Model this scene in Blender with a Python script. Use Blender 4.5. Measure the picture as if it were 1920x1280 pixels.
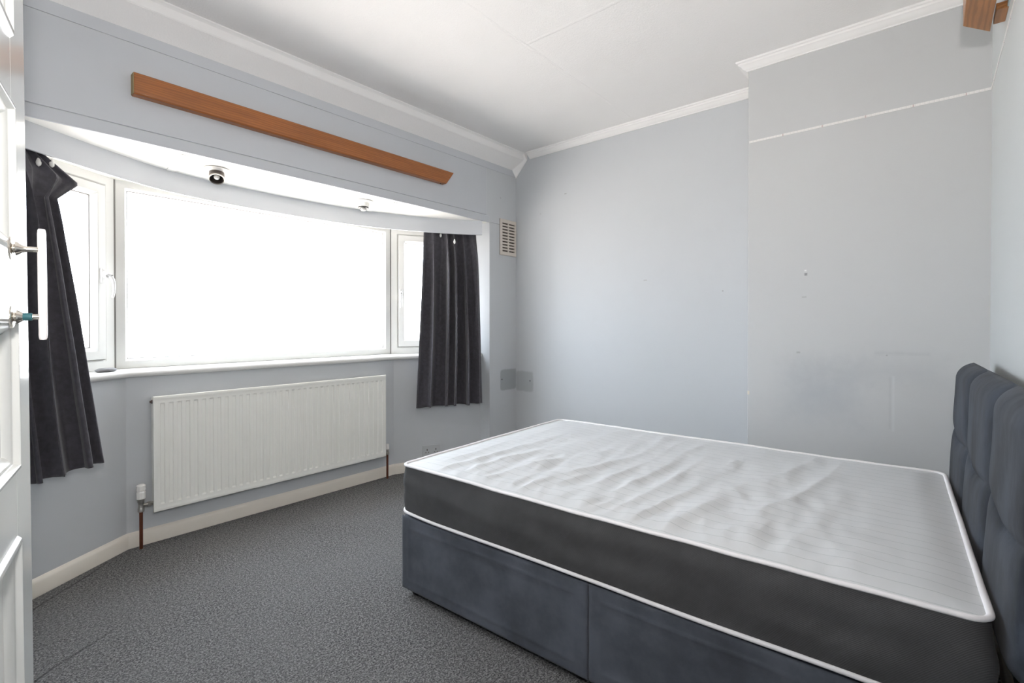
import bpy, bmesh, math, random
from math import sin, cos, pi, radians, sqrt, atan2
from mathutils import Vector, Matrix, noise
random.seed(7)
for o in list(bpy.data.objects): bpy.data.objects.remove(o)
S = bpy.context.scene
C = S.collection

# ------------------------------------------------------------------ camera, sky, lamps, exposure
cd = bpy.data.cameras.new('camera'); cam = bpy.data.objects.new('camera', cd); C.objects.link(cam)
cam.location = (0, 0, 1.16)
cam.rotation_euler = (radians(90-.424), 0, -radians(49.58))
cd.sensor_width = 36; cd.lens = 36*919.4/1920; cd.shift_y = -26.3/1920; cd.clip_start = .02
S.camera = cam
W = bpy.data.worlds.new('sky'); S.world = W; W.use_nodes = True
wn, wl_ = W.node_tree.nodes, W.node_tree.links
bg = wn['Background']
wc_ = wn.new('ShaderNodeTexCoord'); ws_ = wn.new('ShaderNodeSeparateXYZ'); wl_.new(wc_.outputs['Generated'], ws_.inputs[0])
wr_ = wn.new('ShaderNodeMapRange'); wr_.interpolation_type = 'SMOOTHSTEP'; wr_.inputs[1].default_value = -.25; wr_.inputs[2].default_value = .25
wl_.new(ws_.outputs[2], wr_.inputs[0])
wm_ = wn.new('ShaderNodeMix'); wm_.data_type = 'RGBA'; wl_.new(wr_.outputs[0], wm_.inputs[0])
wm_.inputs[6].default_value = (.97, .885, .84, 1)      # sunlit ground
wm_.inputs[7].default_value = (.91, .98, 1.10, 1)      # bright hazy sky
wl_.new(wm_.outputs[2], bg.inputs[0]); bg.inputs[1].default_value = 13.8
def area(name, loc, aim, size, power, col, shape='DISK'):
    l = bpy.data.lights.new(name, 'AREA'); l.shape = shape; l.size = size; l.energy = power; l.color = col
    o = bpy.data.objects.new(name, l); C.objects.link(o); o.location = loc
    o.rotation_euler = (Vector(aim)-Vector(loc)).to_track_quat('-Z', 'Y').to_euler(); return o
# the photographer's flash, held just above the camera in the doorway and tipped up at the ceiling
area('flash_lamp', (-.02, -.04, 1.52), (1.6, 1.75, 2.75), .10, 27, (1, .955, .92))
S.view_settings.view_transform = 'Standard'; S.view_settings.look = 'None'
S.view_settings.exposure = 0; S.view_settings.gamma = 1; S.view_settings.use_curve_mapping = False

# ------------------------------------------------------------------ room dimensions
YW, XC, XA, YH, YCH = 2.757, 2.943, 3.291, -.199, .776
ZC, XL, ZH = 2.612, -.09, 1.994
YB = 3.147                      # plaster of the bay under the window
BAYL = [(.06, 2.757), (.10, 2.777), (.63, YB)]
BAYR = [(2.285, YB), (2.953, 2.865), (2.953, 2.757)]
C1 = (.615, 3.29); C3 = (2.362, 3.29)
DL = Vector((-.81, -.585)).normalized(); DR = Vector((.87, -.49)).normalized()

# ------------------------------------------------------------------ helpers
def nt(name):
    m = bpy.data.materials.new(name); m.use_nodes = True; return m, m.node_tree.nodes, m.node_tree.links, m.node_tree.nodes['Principled BSDF']
def N(ns, t, **k):
    n = ns.new(t)
    for a, b in k.items(): setattr(n, a, b)
    return n
def mth(ns, ls, op, a, b=None, c=None):
    n = ns.new('ShaderNodeMath'); n.operation = op
    for i, v in enumerate((a, b, c)):
        if v is None: continue
        if isinstance(v, (int, float)): n.inputs[i].default_value = v
        else: ls.new(v, n.inputs[i])
    return n.outputs[0]
def mixc(ns, ls, f, a, b):
    n = ns.new('ShaderNodeMix'); n.data_type = 'RGBA'
    for i, v in ((0, f), (6, a), (7, b)):
        if isinstance(v, (int, float)): n.inputs[i].default_value = v
        elif isinstance(v, tuple): n.inputs[i].default_value = (*v[:3], 1)
        else: ls.new(v, n.inputs[i])
    return n.outputs[2]
def mrange(ns, ls, v, a, b, c=0, d=1, smooth=True):
    n = ns.new('ShaderNodeMapRange'); n.interpolation_type = 'SMOOTHSTEP' if smooth else 'LINEAR'
    ls.new(v, n.inputs[0])
    for i, x in enumerate((a, b, c, d)): n.inputs[i+1].default_value = x
    return n.outputs[0]
def tex(ns, ls, scale, detail=2, rough=.5, stretch=None, coord='Object'):
    t = ns.new('ShaderNodeTexNoise'); t.inputs['Scale'].default_value = scale; t.inputs['Detail'].default_value = detail
    t.inputs['Roughness'].default_value = rough
    c = ns.new('ShaderNodeTexCoord')
    if stretch:
        mp = ns.new('ShaderNodeMapping'); mp.inputs['Scale'].default_value = stretch
        ls.new(c.outputs[coord], mp.inputs[0]); ls.new(mp.outputs[0], t.inputs[0])
    else: ls.new(c.outputs[coord], t.inputs[0])
    return t.outputs[0]
def bump(ns, ls, p, h, strength, dist=.002):
    b = ns.new('ShaderNodeBump'); b.inputs['Strength'].default_value = strength; b.inputs['Distance'].default_value = dist
    ls.new(h, b.inputs['Height']); ls.new(b.outputs[0], p.inputs['Normal'])
def plain(name, col, rough=.5, metal=0, spec=.5, var=.04, vs=30, bmp=0, bs=300, coat=0):
    m, ns, ls, p = nt(name)
    f = tex(ns, ls, vs, 3)
    lo = tuple(max(0, c*(1-var)) for c in col); hi = tuple(min(1, c*(1+var)) for c in col)
    ls.new(mixc(ns, ls, f, lo, hi), p.inputs['Base Color'])
    p.inputs['Roughness'].default_value = rough; p.inputs['Metallic'].default_value = metal
    p.inputs['Specular IOR Level'].default_value = spec; p.inputs['Coat Weight'].default_value = coat
    p.inputs['Coat Roughness'].default_value = .12
    if bmp: bump(ns, ls, p, tex(ns, ls, bs, 3), bmp)
    return m
def wallpaint(name, col, marks=(), rough=.6, bmp=.12, bs=180):
    """painted plaster; marks = (axis, centre, half width, z centre, half height, softness, colour, amount)"""
    m, ns, ls, p = nt(name)
    big = tex(ns, ls, 1.3, 3, .6); fine = tex(ns, ls, 9, 4, .6)
    c = mixc(ns, ls, big, tuple(x*.965 for x in col), tuple(min(1, x*1.03) for x in col))
    c = mixc(ns, ls, mrange(ns, ls, fine, .55, .8, 0, .10), c, tuple(x*.85 for x in col))
    g = ns.new('ShaderNodeNewGeometry'); sx = ns.new('ShaderNodeSeparateXYZ'); ls.new(g.outputs['Position'], sx.inputs[0])
    wob = mth(ns, ls, 'SUBTRACT', tex(ns, ls, 22, 4, .6), .5)
    for ax, cx, hx, cz, hz, soft, mc, amt in marks:
        dx = mth(ns, ls, 'SUBTRACT', mth(ns, ls, 'ABSOLUTE', mth(ns, ls, 'SUBTRACT', sx.outputs[ax], cx)), hx)
        dz = mth(ns, ls, 'SUBTRACT', mth(ns, ls, 'ABSOLUTE', mth(ns, ls, 'SUBTRACT', sx.outputs[2], cz)), hz)
        d = mth(ns, ls, 'SMOOTH_MAX', dx, dz, min(.04, hx*.5, hz*.5))
        d = mth(ns, ls, 'ADD', d, mth(ns, ls, 'MULTIPLY', wob, min(soft*1.6, .12)))
        k = mrange(ns, ls, d, -soft, soft, amt, 0)
        c = mixc(ns, ls, k, c, mc)
    ls.new(c, p.inputs['Base Color']); p.inputs['Roughness'].default_value = rough
    p.inputs['Specular IOR Level'].default_value = .35
    bump(ns, ls, p, tex(ns, ls, bs, 4, .6), bmp, .0015)
    return m

class MB:
    def __init__(s): s.bm = bmesh.new()
    def box(s, a, b, M=None):
        x0, y0, z0 = a; x1, y1, z1 = b
        v = [s.bm.verts.new((x, y, z)) for x in (x0, x1) for y in (y0, y1) for z in (z0, z1)]
        if M:
            for q in v: q.co = M @ q.co
        for f in ((0,1,3,2),(4,6,7,5),(0,4,5,1),(2,3,7,6),(0,2,6,4),(1,5,7,3)): s.bm.faces.new([v[i] for i in f])
        return s
    def prism(s, poly, z0, z1):
        lo = [s.bm.verts.new((*p, z0)) for p in poly]; hi = [s.bm.verts.new((*p, z1)) for p in poly]
        n = len(poly); s.bm.faces.new(lo[::-1]); s.bm.faces.new(hi)
        for i in range(n): s.bm.faces.new((lo[i], lo[(i+1) % n], hi[(i+1) % n], hi[i]))
        return s
    def loops(s, rows, close_v=False, close_u=True, caps=True):
        """rows of points; each row a loop"""
        R = [[s.bm.verts.new(p) for p in r] for r in rows]; n = len(R[0])
        rr = range(len(R)) if close_v else range(len(R)-1)
        for i in rr:
            a, b = R[i], R[(i+1) % len(R)]
            for j in (range(n) if close_u else range(n-1)):
                s.bm.faces.new((a[j], a[(j+1) % n], b[(j+1) % n], b[j]))
        if caps and close_u and not close_v:
            s.bm.faces.new(R[0][::-1]); s.bm.faces.new(R[-1])
        return s
    def tube(s, pts, r, n=14):
        pts = [Vector(p) for p in pts]; rows = []; up = None
        rs = r if isinstance(r, (list, tuple)) else [r]*len(pts)
        for i, p in enumerate(pts):
            t = (pts[min(i+1, len(pts)-1)]-pts[max(i-1, 0)]).normalized()
            if up is None: up = Vector((0, 0, 1)) if abs(t.z) < .9 else Vector((1, 0, 0))
            a = t.cross(up).normalized(); b = t.cross(a).normalized(); up = -b
            rows.append([p+(a*cos(2*pi*k/n)+b*sin(2*pi*k/n))*rs[i] for k in range(n)])
        return s.loops(rows)
    def lathe(s, prof, origin=(0,0,0), axis=(0,0,1), n=32, caps=True):
        """prof = [(radius, height)] about axis"""
        q = Vector((0,0,1)).rotation_difference(Vector(axis).normalized()); o = Vector(origin)
        rows = [[o + q @ Vector((max(r,1e-5)*cos(2*pi*k/n), max(r,1e-5)*sin(2*pi*k/n), h)) for k in range(n)] for r, h in prof]
        return s.loops(rows, caps=caps)
    def sweep(s, path, prof, closed=False):
        """path = [(x,y)]; prof = [(offset to the right of travel, z)]; mitred"""
        P = [Vector(p) for p in path]; rows = []
        for i, p in enumerate(P):
            a = (P[i]-P[i-1]).normalized() if i or closed else None
            b = (P[(i+1) % len(P)]-P[i]).normalized() if i < len(P)-1 or closed else None
            a = a or b; b = b or a
            na = Vector((a.y, -a.x)); nb = Vector((b.y, -b.x)); m = (na+nb).normalized(); k = 1/max(.3, m.dot(na))
            rows.append([(p.x+m.x*o*k, p.y+m.y*o*k, z) for o, z in prof])
        return s.loops(rows, close_v=closed)
    def ring(s, x0, x1, z0, z1, prof):
        """rectangular mitred frame in local xz; prof = [(inset, y)]"""
        rows = []
        for cx, cz, ix, iz in ((x0, z0, 1, 1), (x1, z0, -1, 1), (x1, z1, -1, -1), (x0, z1, 1, -1)):
            rows.append([(cx+ix*o, y, cz+iz*o) for o, y in prof])
        return s.loops(rows, close_v=True)
    def obj(s, name, mat, parent=None, bevel=0, smooth=False, M=None, subsurf=0, angle=35, solid=0, seg=2):
        bmesh.ops.remove_doubles(s.bm, verts=s.bm.verts, dist=1e-6)
        bmesh.ops.recalc_face_normals(s.bm, faces=s.bm.faces)
        me = bpy.data.meshes.new(name); s.bm.to_mesh(me); s.bm.free()
        o = bpy.data.objects.new(name, me); C.objects.link(o); me.materials.append(mat)
        if M is not None: o.matrix_world = M
        if smooth:
            for p in me.polygons: p.use_smooth = True
        if solid:
            d = o.modifiers.new('thickness', 'SOLIDIFY'); d.thickness = solid; d.offset = 0
        if bevel:
            b = o.modifiers.new('bevel', 'BEVEL'); b.width = bevel; b.segments = seg; b.limit_method = 'ANGLE'; b.angle_limit = radians(30)
            if not smooth:
                for p in me.polygons: p.use_smooth = True
                me.set_sharp_from_angle(angle=radians(30))
        elif smooth and angle: me.set_sharp_from_angle(angle=radians(angle))
        if subsurf:
            q = o.modifiers.new('sub', 'SUBSURF'); q.levels = q.render_levels = subsurf
        if parent: o.parent = parent
        return o
def tag(o, label, cat, group=None):
    o['label'] = label; o['category'] = cat
    if group: o['group'] = group
    return o
def thing(name, label, cat, loc=(0,0,0), rz=0, group=None):
    o = bpy.data.objects.new(name, None); C.objects.link(o); o.location = loc; o.rotation_euler = (0, 0, rz)
    o.empty_display_size = .1
    return tag(o, label, cat, group)
def struct(o, label=None):
    o['kind'] = 'structure'
    if label: o['label'] = label
    return o

# ------------------------------------------------------------------ materials
WALL = (.56, .58, .60)
M_wall = wallpaint('grey_wall_paint', WALL)
M_wallW = wallpaint('grey_wall_paint_window_side', WALL, [
    (0, 3.19, .105, .683, .088, .008, (.26, .28, .29), .62), (0, 3.09, .004, 2.22, .004, .003, (.2, .2, .2), .6)])
M_wallA = wallpaint('grey_wall_paint_alcove', WALL, [
    (1, 2.66, .095, .665, .086, .010, (.28, .30, .31), .45),
    (1, 2.238, .010, 2.207, .003, .003, (.25, .25, .25), .7), (1, 1.55, .012, 1.472, .002, .003, (.3, .3, .3), .7),
    (1, 1.017, .004, 1.372, .003, .003, (.25, .25, .25), .7), (1, 2.49, .006, 2.081, .002, .003, (.25, .25, .25), .6)])
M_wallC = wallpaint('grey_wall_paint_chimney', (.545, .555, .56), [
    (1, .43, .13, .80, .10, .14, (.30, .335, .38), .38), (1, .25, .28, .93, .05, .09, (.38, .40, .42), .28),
    (1, .13, .003, .78, .13, .006, (.72, .74, .76), .28), (1, .142, .003, .78, .12, .008, (.36, .38, .4), .25),
    (1, .493, .006, 1.418, .006, .003, (.16, .16, .17), .75), (1, .495, .004, 1.438, .003, .003, (.85, .85, .85), .8),
    (1, .50, .010, 1.30, .003, .003, (.33, .33, .33), .6), (1, .526, .008, 1.01, .004, .004, (.3, .3, .3), .6),
    (1, .155, .003, 1.009, .003, .003, (.25, .25, .25), .7), (1, .10, .10, 1.02, .004, .012, (.38, .4, .42), .35),
    (1, .771, .006, .775, .010, .003, (.75, .68, .55), .8)])
M_wallH = wallpaint('grey_wall_paint_headboard_side', (.57, .595, .60))
M_trimblue = wallpaint('pale_grey_board_paint', (.55, .57, .60), bmp=.04)
M_soffit = plain('white_soffit_paint', (.86, .85, .82), .55, var=.02, vs=6, bmp=.1, bs=120)
M_gloss = plain('white_gloss_paint', (.80, .80, .78), .28, var=.03, vs=5, coat=.3)
M_cove = plain('white_coving_paint', (.86, .85, .84), .5, var=.02, vs=8)
M_cream = plain('cream_gloss_paint', (.78, .73, .65), .35, var=.06, vs=9, coat=.2)
M_upvc = plain('white_upvc', (.68, .68, .655), .3, var=.015)
M_gasket = plain('grey_rubber', (.25, .24, .23), .6)
M_chrome = plain('chrome', (.72, .68, .62), .18, metal=1)
M_steel = plain('dull_nickel', (.42, .40, .37), .35, metal=1)
M_copper = plain('tarnished_copper', (.20, .075, .045), .42, metal=.75, var=.25, vs=25)
M_black = plain('black_plastic', (.02, .02, .02), .45)
M_dark = plain('dark_void', (.12, .10, .085), .9)
M_white = plain('white_plastic', (.84, .83, .80), .4, var=.02)
M_pinkwhite = plain('white_pull_bar_plastic', (.88, .84, .84), .3, var=.01)
M_teal = plain('teal_tape', (.03, .12, .14), .5)
M_rad = plain('radiator_enamel', (.88, .88, .83), .32, var=.02, vs=4, coat=.25)
M_radred = plain('red_brown_plug', (.08, .05, .045), .5)
M_vent = plain('beige_vent_plastic', (.66, .60, .54), .5, var=.03)
M_piping = plain('white_piping_tape', (.80, .78, .79), .75, var=.03, bmp=.3, bs=900)
M_pinewood_end = plain('end_grain_pine', (.30, .22, .10), .6, var=.2, vs=90)

def wood(name, stretch, base=(.30, .10, .022)):
    m, ns, ls, p = nt(name)
    a = tex(ns, ls, 3.0, 4, .6, stretch); f = tex(ns, ls, 14, 5, .65, stretch)
    wv = ns.new('ShaderNodeTexWave'); wv.wave_type = 'RINGS'; wv.inputs['Scale'].default_value = 2.2; wv.inputs['Distortion'].default_value = 5
    wv.inputs['Detail'].default_value = 3; wv.inputs['Detail Scale'].default_value = 1.5
    cc = ns.new('ShaderNodeTexCoord'); mp = ns.new('ShaderNodeMapping'); mp.inputs['Scale'].default_value = stretch; mp.inputs['Location'].default_value = (.3, .2, .4)
    ls.new(cc.outputs['Object'], mp.inputs[0]); ls.new(mp.outputs[0], wv.inputs[0])
    hi = tuple(min(1, x*1.32) for x in base); lo = tuple(x*.62 for x in base)
    c = mixc(ns, ls, mrange(ns, ls, a, .3, .7), base, hi)
    c = mixc(ns, ls, mth(ns, ls, 'MULTIPLY', mrange(ns, ls, wv.outputs[0], .35, .9), .5), c, lo)
    c = mixc(ns, ls, mrange(ns, ls, f, .56, .75, 0, .5), c, lo)
    ls.new(c, p.inputs['Base Color']); p.inputs['Roughness'].default_value = .38; p.inputs['Coat Weight'].default_value = .15
    return m
M_wood = wood('varnished_pine', (1.2, 14, 14))

def carpet():
    m, ns, ls, p = nt('charcoal_carpet')
    a = tex(ns, ls, 165, 3, .8); b = tex(ns, ls, 75, 2, .6); l = tex(ns, ls, 2.2, 3, .6)
    c = mixc(ns, ls, mrange(ns, ls, a, .36, .64), (.035, .035, .036), (.335, .33, .325))
    c = mixc(ns, ls, mrange(ns, ls, b, .42, .66, 0, .55), c, (.055, .055, .058))
    c = mixc(ns, ls, mrange(ns, ls, l, .35, .7, .0, .28), c, (.20, .20, .20))
    # creases: their shade painted as thin dark lines in the carpet colour
    g = ns.new('ShaderNodeNewGeometry'); sx = ns.new('ShaderNodeSeparateXYZ'); ls.new(g.outputs['Position'], sx.inputs[0])
    wob = mth(ns, ls, 'SUBTRACT', tex(ns, ls, 5, 2), .5)
    for kx, ky, d0, t0, t1 in ((-.76, .65, 1.28, 1.2, 1.9), (.55, -.83, -1.72, 1.25, 1.7), (-.72, .69, 1.72, 1.9, 2.6)):
        d = mth(ns, ls, 'ADD', mth(ns, ls, 'MULTIPLY', sx.outputs[0], kx), mth(ns, ls, 'MULTIPLY', sx.outputs[1], ky))
        d = mth(ns, ls, 'ADD', mth(ns, ls, 'SUBTRACT', d, d0), mth(ns, ls, 'MULTIPLY', wob, .05))
        t = mth(ns, ls, 'ADD', mth(ns, ls, 'MULTIPLY', sx.outputs[0], abs(ky)), mth(ns, ls, 'MULTIPLY', sx.outputs[1], abs(kx)))
        w = mth(ns, ls, 'MULTIPLY', mrange(ns, ls, mth(ns, ls, 'ABSOLUTE', d), .002, .007, .5, 0), mth(ns, ls, 'MULTIPLY', mrange(ns, ls, t, t0, t0+.15), mrange(ns, ls, t, t1-.15, t1, 1, 0)))
        c = mixc(ns, ls, w, c, (.02, .02, .02))
    ls.new(c, p.inputs['Base Color']); p.inputs['Roughness'].default_value = .95; p.inputs['Specular IOR Level'].default_value = .1
    bump(ns, ls, p, a, .9, .006)
    return m
M_carpet = carpet()

def ceiling_mat():
    m, ns, ls, p = nt('textured_ceiling_paper')
    g = ns.new('ShaderNodeNewGeometry'); sx = ns.new('ShaderNodeSeparateXYZ'); ls.new(g.outputs['Position'], sx.inputs[0])
    wob = mth(ns, ls, 'MULTIPLY', mth(ns, ls, 'SUBTRACT', tex(ns, ls, 3, 3), .5), .02)
    h = tex(ns, ls, 120, 4, .65)
    s1 = mrange(ns, ls, mth(ns, ls, 'ABSOLUTE', mth(ns, ls, 'ADD', mth(ns, ls, 'SUBTRACT', sx.outputs[1], 1.61), wob)), .002, .012, 1, 0)
    s2 = mrange(ns, ls, mth(ns, ls, 'ABSOLUTE', mth(ns, ls, 'ADD', mth(ns, ls, 'SUBTRACT', sx.outputs[0], 2.0), wob)), .002, .014, 1, 0)
    s2 = mth(ns, ls, 'MULTIPLY', s2, mrange(ns, ls, sx.outputs[1], 1.58, 1.62, 1, 0))
    hh = mth(ns, ls, 'ADD', h, mth(ns, ls, 'MULTIPLY', mth(ns, ls, 'ADD', s1, s2), .9))
    ls.new(mixc(ns, ls, tex(ns, ls, 2, 2), (.845, .83, .82), (.89, .88, .87)), p.inputs['Base Color'])
    p.inputs['Roughness'].default_value = .8; p.inputs['Specular IOR Level'].default_value = .2
    bump(ns, ls, p, hh, .55, .003)
    return m
M_ceil = ceiling_mat()

def fabric(name, col, var=.3, vs=6, rough=.85, sheen=.4, weave=0, bmp=.25, stretch=None, spec=.2):
    m, ns, ls, p = nt(name)
    a = tex(ns, ls, vs, 5, .65, stretch)
    c = mixc(ns, ls, mrange(ns, ls, a, .3, .72), tuple(x*(1-var) for x in col), tuple(x*(1+var) for x in col))
    ls.new(c, p.inputs['Base Color']); p.inputs['Roughness'].default_value = rough
    p.inputs['Sheen Weight'].default_value = sheen; p.inputs['Sheen Roughness'].default_value = .45
    p.inputs['Specular IOR Level'].default_value = spec
    if weave:
        w = ns.new('ShaderNodeTexWave'); w.bands_direction = 'DIAGONAL'; w.inputs['Scale'].default_value = weave; w.inputs['Distortion'].default_value = .6
        cc = ns.new('ShaderNodeTexCoord'); ls.new(cc.outputs['Object'], w.inputs[0]); bump(ns, ls, p, w.outputs[0], bmp, .002)
    else: bump(ns, ls, p, tex(ns, ls, 420, 3), bmp, .001)
    return m
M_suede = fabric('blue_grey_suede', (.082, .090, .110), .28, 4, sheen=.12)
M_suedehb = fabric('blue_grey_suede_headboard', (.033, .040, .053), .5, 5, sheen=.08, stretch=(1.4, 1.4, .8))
M_matside = fabric('dark_grey_mattress_border', (.068, .068, .070), .12, 8, sheen=.05, weave=120, bmp=.2)
M_curtain = fabric('charcoal_curtain_cloth', (.072, .069, .080), .16, 40, sheen=.25, bmp=.3)
M_lining = fabric('curtain_heading_tape', (.35, .33, .31), .1, 60, sheen=.1)

def ticking():
    m, ns, ls, p = nt('striped_mattress_ticking')
    cc = ns.new('ShaderNodeTexCoord'); sx = ns.new('ShaderNodeSeparateXYZ'); ls.new(cc.outputs['Object'], sx.inputs[0])
    wob = mth(ns, ls, 'MULTIPLY', mth(ns, ls, 'SUBTRACT', tex(ns, ls, 6, 2), .5), .008)
    x = mth(ns, ls, 'ADD', sx.outputs[0], wob)
    fr = mth(ns, ls, 'FRACT', mth(ns, ls, 'DIVIDE', mth(ns, ls, 'ADD', x, 5), .052))
    line = mrange(ns, ls, mth(ns, ls, 'ABSOLUTE', mth(ns, ls, 'SUBTRACT', fr, .5)), .010, .035, .62, 0)
    base = mixc(ns, ls, tex(ns, ls, 5, 3), (.54, .55, .555), (.61, .62, .63))
    ls.new(mixc(ns, ls, line, base, (.30, .33, .33)), p.inputs['Base Color'])
    p.inputs['Roughness'].default_value = .55; p.inputs['Sheen Weight'].default_value = .15; p.inputs['Specular IOR Level'].default_value = .35
    h = mth(ns, ls, 'ADD', tex(ns, ls, 55, 3, .6, (.5, 1, 1)), mth(ns, ls, 'MULTIPLY', tex(ns, ls, 500, 2), .2))
    bump(ns, ls, p, h, .3, .003)
    return m
M_tick = ticking()

def glass():
    m, ns, ls, p = nt('window_glass'); ns.remove(p)
    t = ns.new('ShaderNodeBsdfTransparent'); t.inputs[0].default_value = (.97, .985, .98, 1)
    gl = ns.new('ShaderNodeBsdfGlossy'); gl.inputs['Roughness'].default_value = .02
    lw = ns.new('ShaderNodeLayerWeight'); lw.inputs[0].default_value = .3
    fr = mth(ns, ls, 'ADD', mth(ns, ls, 'MULTIPLY', mth(ns, ls, 'POWER', lw.outputs['Facing'], 4), .4), .04)
    mx = ns.new('ShaderNodeMixShader'); ls.new(fr, mx.inputs[0]); ls.new(t.outputs[0], mx.inputs[1]); ls.new(gl.outputs[0], mx.inputs[2])
    ls.new(mx.outputs[0], ns['Material Output'].inputs[0]); return m
M_glass = glass()

# ------------------------------------------------------------------ structure
plan = [(XL, YH), (XC, YH), (XC, YCH), (XA, YCH), (XA, YW)] + BAYR[::-1] + BAYL[::-1] + [(XL, YW)]
pts_floor = [(XL-.12, YH-.1), (XA+.1, YH-.1), (XA+.1, YW+.02), (2.97, YW+.02), (2.97, 2.9), (2.30, 3.19), (.60, 3.19), (0, 2.78), (XL-.12, 2.78)]
struct(MB().prism(pts_floor, -.08, 0).obj('floor', M_carpet), 'charcoal speckled carpet')
struct(MB().box((XL-.12, YH-.12, ZC), (XA+.12, YW+.12, ZC+.12)).obj('ceiling', M_ceil), 'white textured ceiling with faint joint lines')
struct(MB().box((XA, YCH-.1, 0), (XA+.12, YW+.12, ZC)).obj('wall_right', M_wallA), 'pale grey alcove wall')
struct(MB().box((XC, YH-.12, 0), (XA+.05, YCH, ZC)).obj('wall_chimney', M_wallC, bevel=.004), 'pale grey chimney breast with scuffs')
struct(MB().box((XL-.12, YH-.12, 0), (XC+.02, YH, ZC)).obj('wall_near', M_wallH), 'pale grey wall behind the headboard')
# left wall with the doorway the camera looks in through
w = MB(); w.box((XL-.12, .60, 0), (XL, YW+.12, ZC)); w.box((XL-.12, YH-.02, 2.02), (XL, .60, ZC))
struct(w.obj('wall_left', M_wall), 'wall behind the open door')
# unseen landing beyond the doorway, added to keep sky light from leaking in
w = MB(); w.box((-1.3, -.9, 0), (-1.2, 1.3, ZC)); w.box((-1.3, 1.2, 0), (XL-.12, 1.3, ZC)); w.box((-1.3, -.95, 0), (XL-.12, -.85, ZC)); w.box((XL-.121, -.9, 0), (XL-.1, YH-.1, ZC))
struct(w.obj('wall_landing', M_wall), 'landing wall')
struct(MB().box((-1.3, -.95, -.08), (XL-.12, 1.3, 0)).obj('floor', M_carpet), 'landing carpet')
struct(MB().box((-1.3, -.95, ZC), (XL-.12, 1.3, ZC+.1)).obj('ceiling', M_ceil), 'landing ceiling')
# window wall: pier right, pier left, header
w = MB(); w.box((2.953, YW, 0), (XA+.05, YW+.35, ZH)); w.box((XL-.12, YW, 0), (.06, YW+.18, ZH)); w.box((XL-.12, YW, ZH+.001), (XA+.05, YW+.12, ZC+.02))
struct(w.obj('wall_window', M_wallW, bevel=.002), 'pale grey wall around the bay window')
# low bay wall
inner = [(.0, 2.72)] + BAYL[1:] + BAYR[:2]
outer = [(2.99, 3.12), (2.45, 3.42), (.52, 3.42), (-.12, 2.98)]
struct(MB().prism([(.0, 2.76), BAYL[1], BAYL[2], (.55, 3.42), (-.12, 2.98)], -.05, .882).obj('wall_bay_left', M_wall), 'grey bay wall left of the radiator')
struct(MB().prism([BAYL[2], BAYR[0], (2.36, 3.42), (.55, 3.42)], -.05, .882).obj('wall_bay_centre', M_wall), 'grey bay wall behind the radiator')
struct(MB().prism([BAYR[0], BAYR[1], (3.05, 3.14), (2.36, 3.42)], -.05, .882).obj('wall_bay_right', M_wall), 'grey bay wall right of the radiator')
# soffit of the bay
struct(MB().prism([(.0, YW+.0005), (2.9525, YW+.0005), (2.9525, 2.90), (3.10, 3.2), (2.45, 3.5), (.5, 3.5), (-.2, 3.05), (-.02, 2.94)], ZH-.0005, ZH+.14).obj('trim_1', M_soffit), 'white bay soffit')
# its underside also reaches the header front edge
# sill: nosed board following the bay
def offs(path, d):
    P = [Vector(p) for p in path]; out = []
    for i, p in enumerate(P):
        a = (P[i]-P[i-1]).normalized() if i else (P[1]-P[0]).normalized()
        b = (P[i+1]-P[i]).normalized() if i < len(P)-1 else a
        na = Vector((a.y, -a.x)); nb = Vector((b.y, -b.x)); m = (na+nb).normalized()
        out.append(p+m*d/m.dot(na))
    return [tuple(q) for q in out]
sillpath = [BAYL[1], BAYL[2], BAYR[0], BAYR[1]]
nose = [(-.16, .883), (.012, .883), (.024, .887), (.031, .896), (.031, .905), (.026, .914), (.014, .919), (-.22, .919)]
struct(MB().sweep(sillpath, nose).obj('trim_2', M_gloss, smooth=True, angle=50), 'white bull-nosed window sill')
# sloped ceiling edge
sl = [(-.01, ZC+.01), (.215, ZC+.01), (.215, ZC-.02), (.0, 2.484), (-.01, 2.484)]
def extr_x(pts, x0, x1):  # pts = (distance into room from YW, z)
    b = MB(); b.loops([[(x, YW-o, z) for o, z in pts] for x in (x0, x1)]); return b
struct(extr_x([(-.01, ZC+.01), (.106, ZC+.01), (.104, 2.557), (.0, 2.484), (-.01, 2.484)], XL-.02, XA+.01).obj('trim_3', M_ceil), 'sloping ceiling edge over the window wall')
struct(extr_x([(.098, ZC+.005), (.128, ZC+.005), (.128, ZC-.006), (.122, ZC-.009), (.114, ZC-.016), (.111, ZC-.040), (.106, ZC-.052), (.098, ZC-.056)], XL-.02, XA+.01).obj('trim_4', M_cove, bevel=.0008), 'white moulding at the top of the slope')
# boxed-in panel over the bay
struct(MB().box((XL, YW-.006, 2.049), (2.909, YW+.01, 2.428)).obj('trim_5', M_trimblue, bevel=.0025), 'flat painted board over the bay')
struct(MB().box((XL, YW-.0035, ZH-.001), (2.945, YW+.01, 2.0455)).obj('trim_6', M_trimblue, bevel=.0015), 'painted strip along the bay header')
struct(MB().box((XL, YW-.0035, 2.4315), (XA, YW+.01, 2.487)).obj('trim_7', M_trimblue, bevel=.001), 'painted strip above the board')
# coving round alcove and chimney breast
cov = [(-.005, 2.563), (.008, 2.563), (.010, 2.568), (.022, 2.574), (.030, 2.585), (.041, 2.592), (.044, 2.600), (.052, 2.603), (.054, ZC+.003), (-.005, ZC+.003)]
struct(MB().sweep([(XA, 2.60), (XA, YCH), (XC, YCH), (XC, YH), (XL, YH)], cov).obj('trim_8', M_cove, smooth=True, angle=28), 'white ceiling coving')
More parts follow.
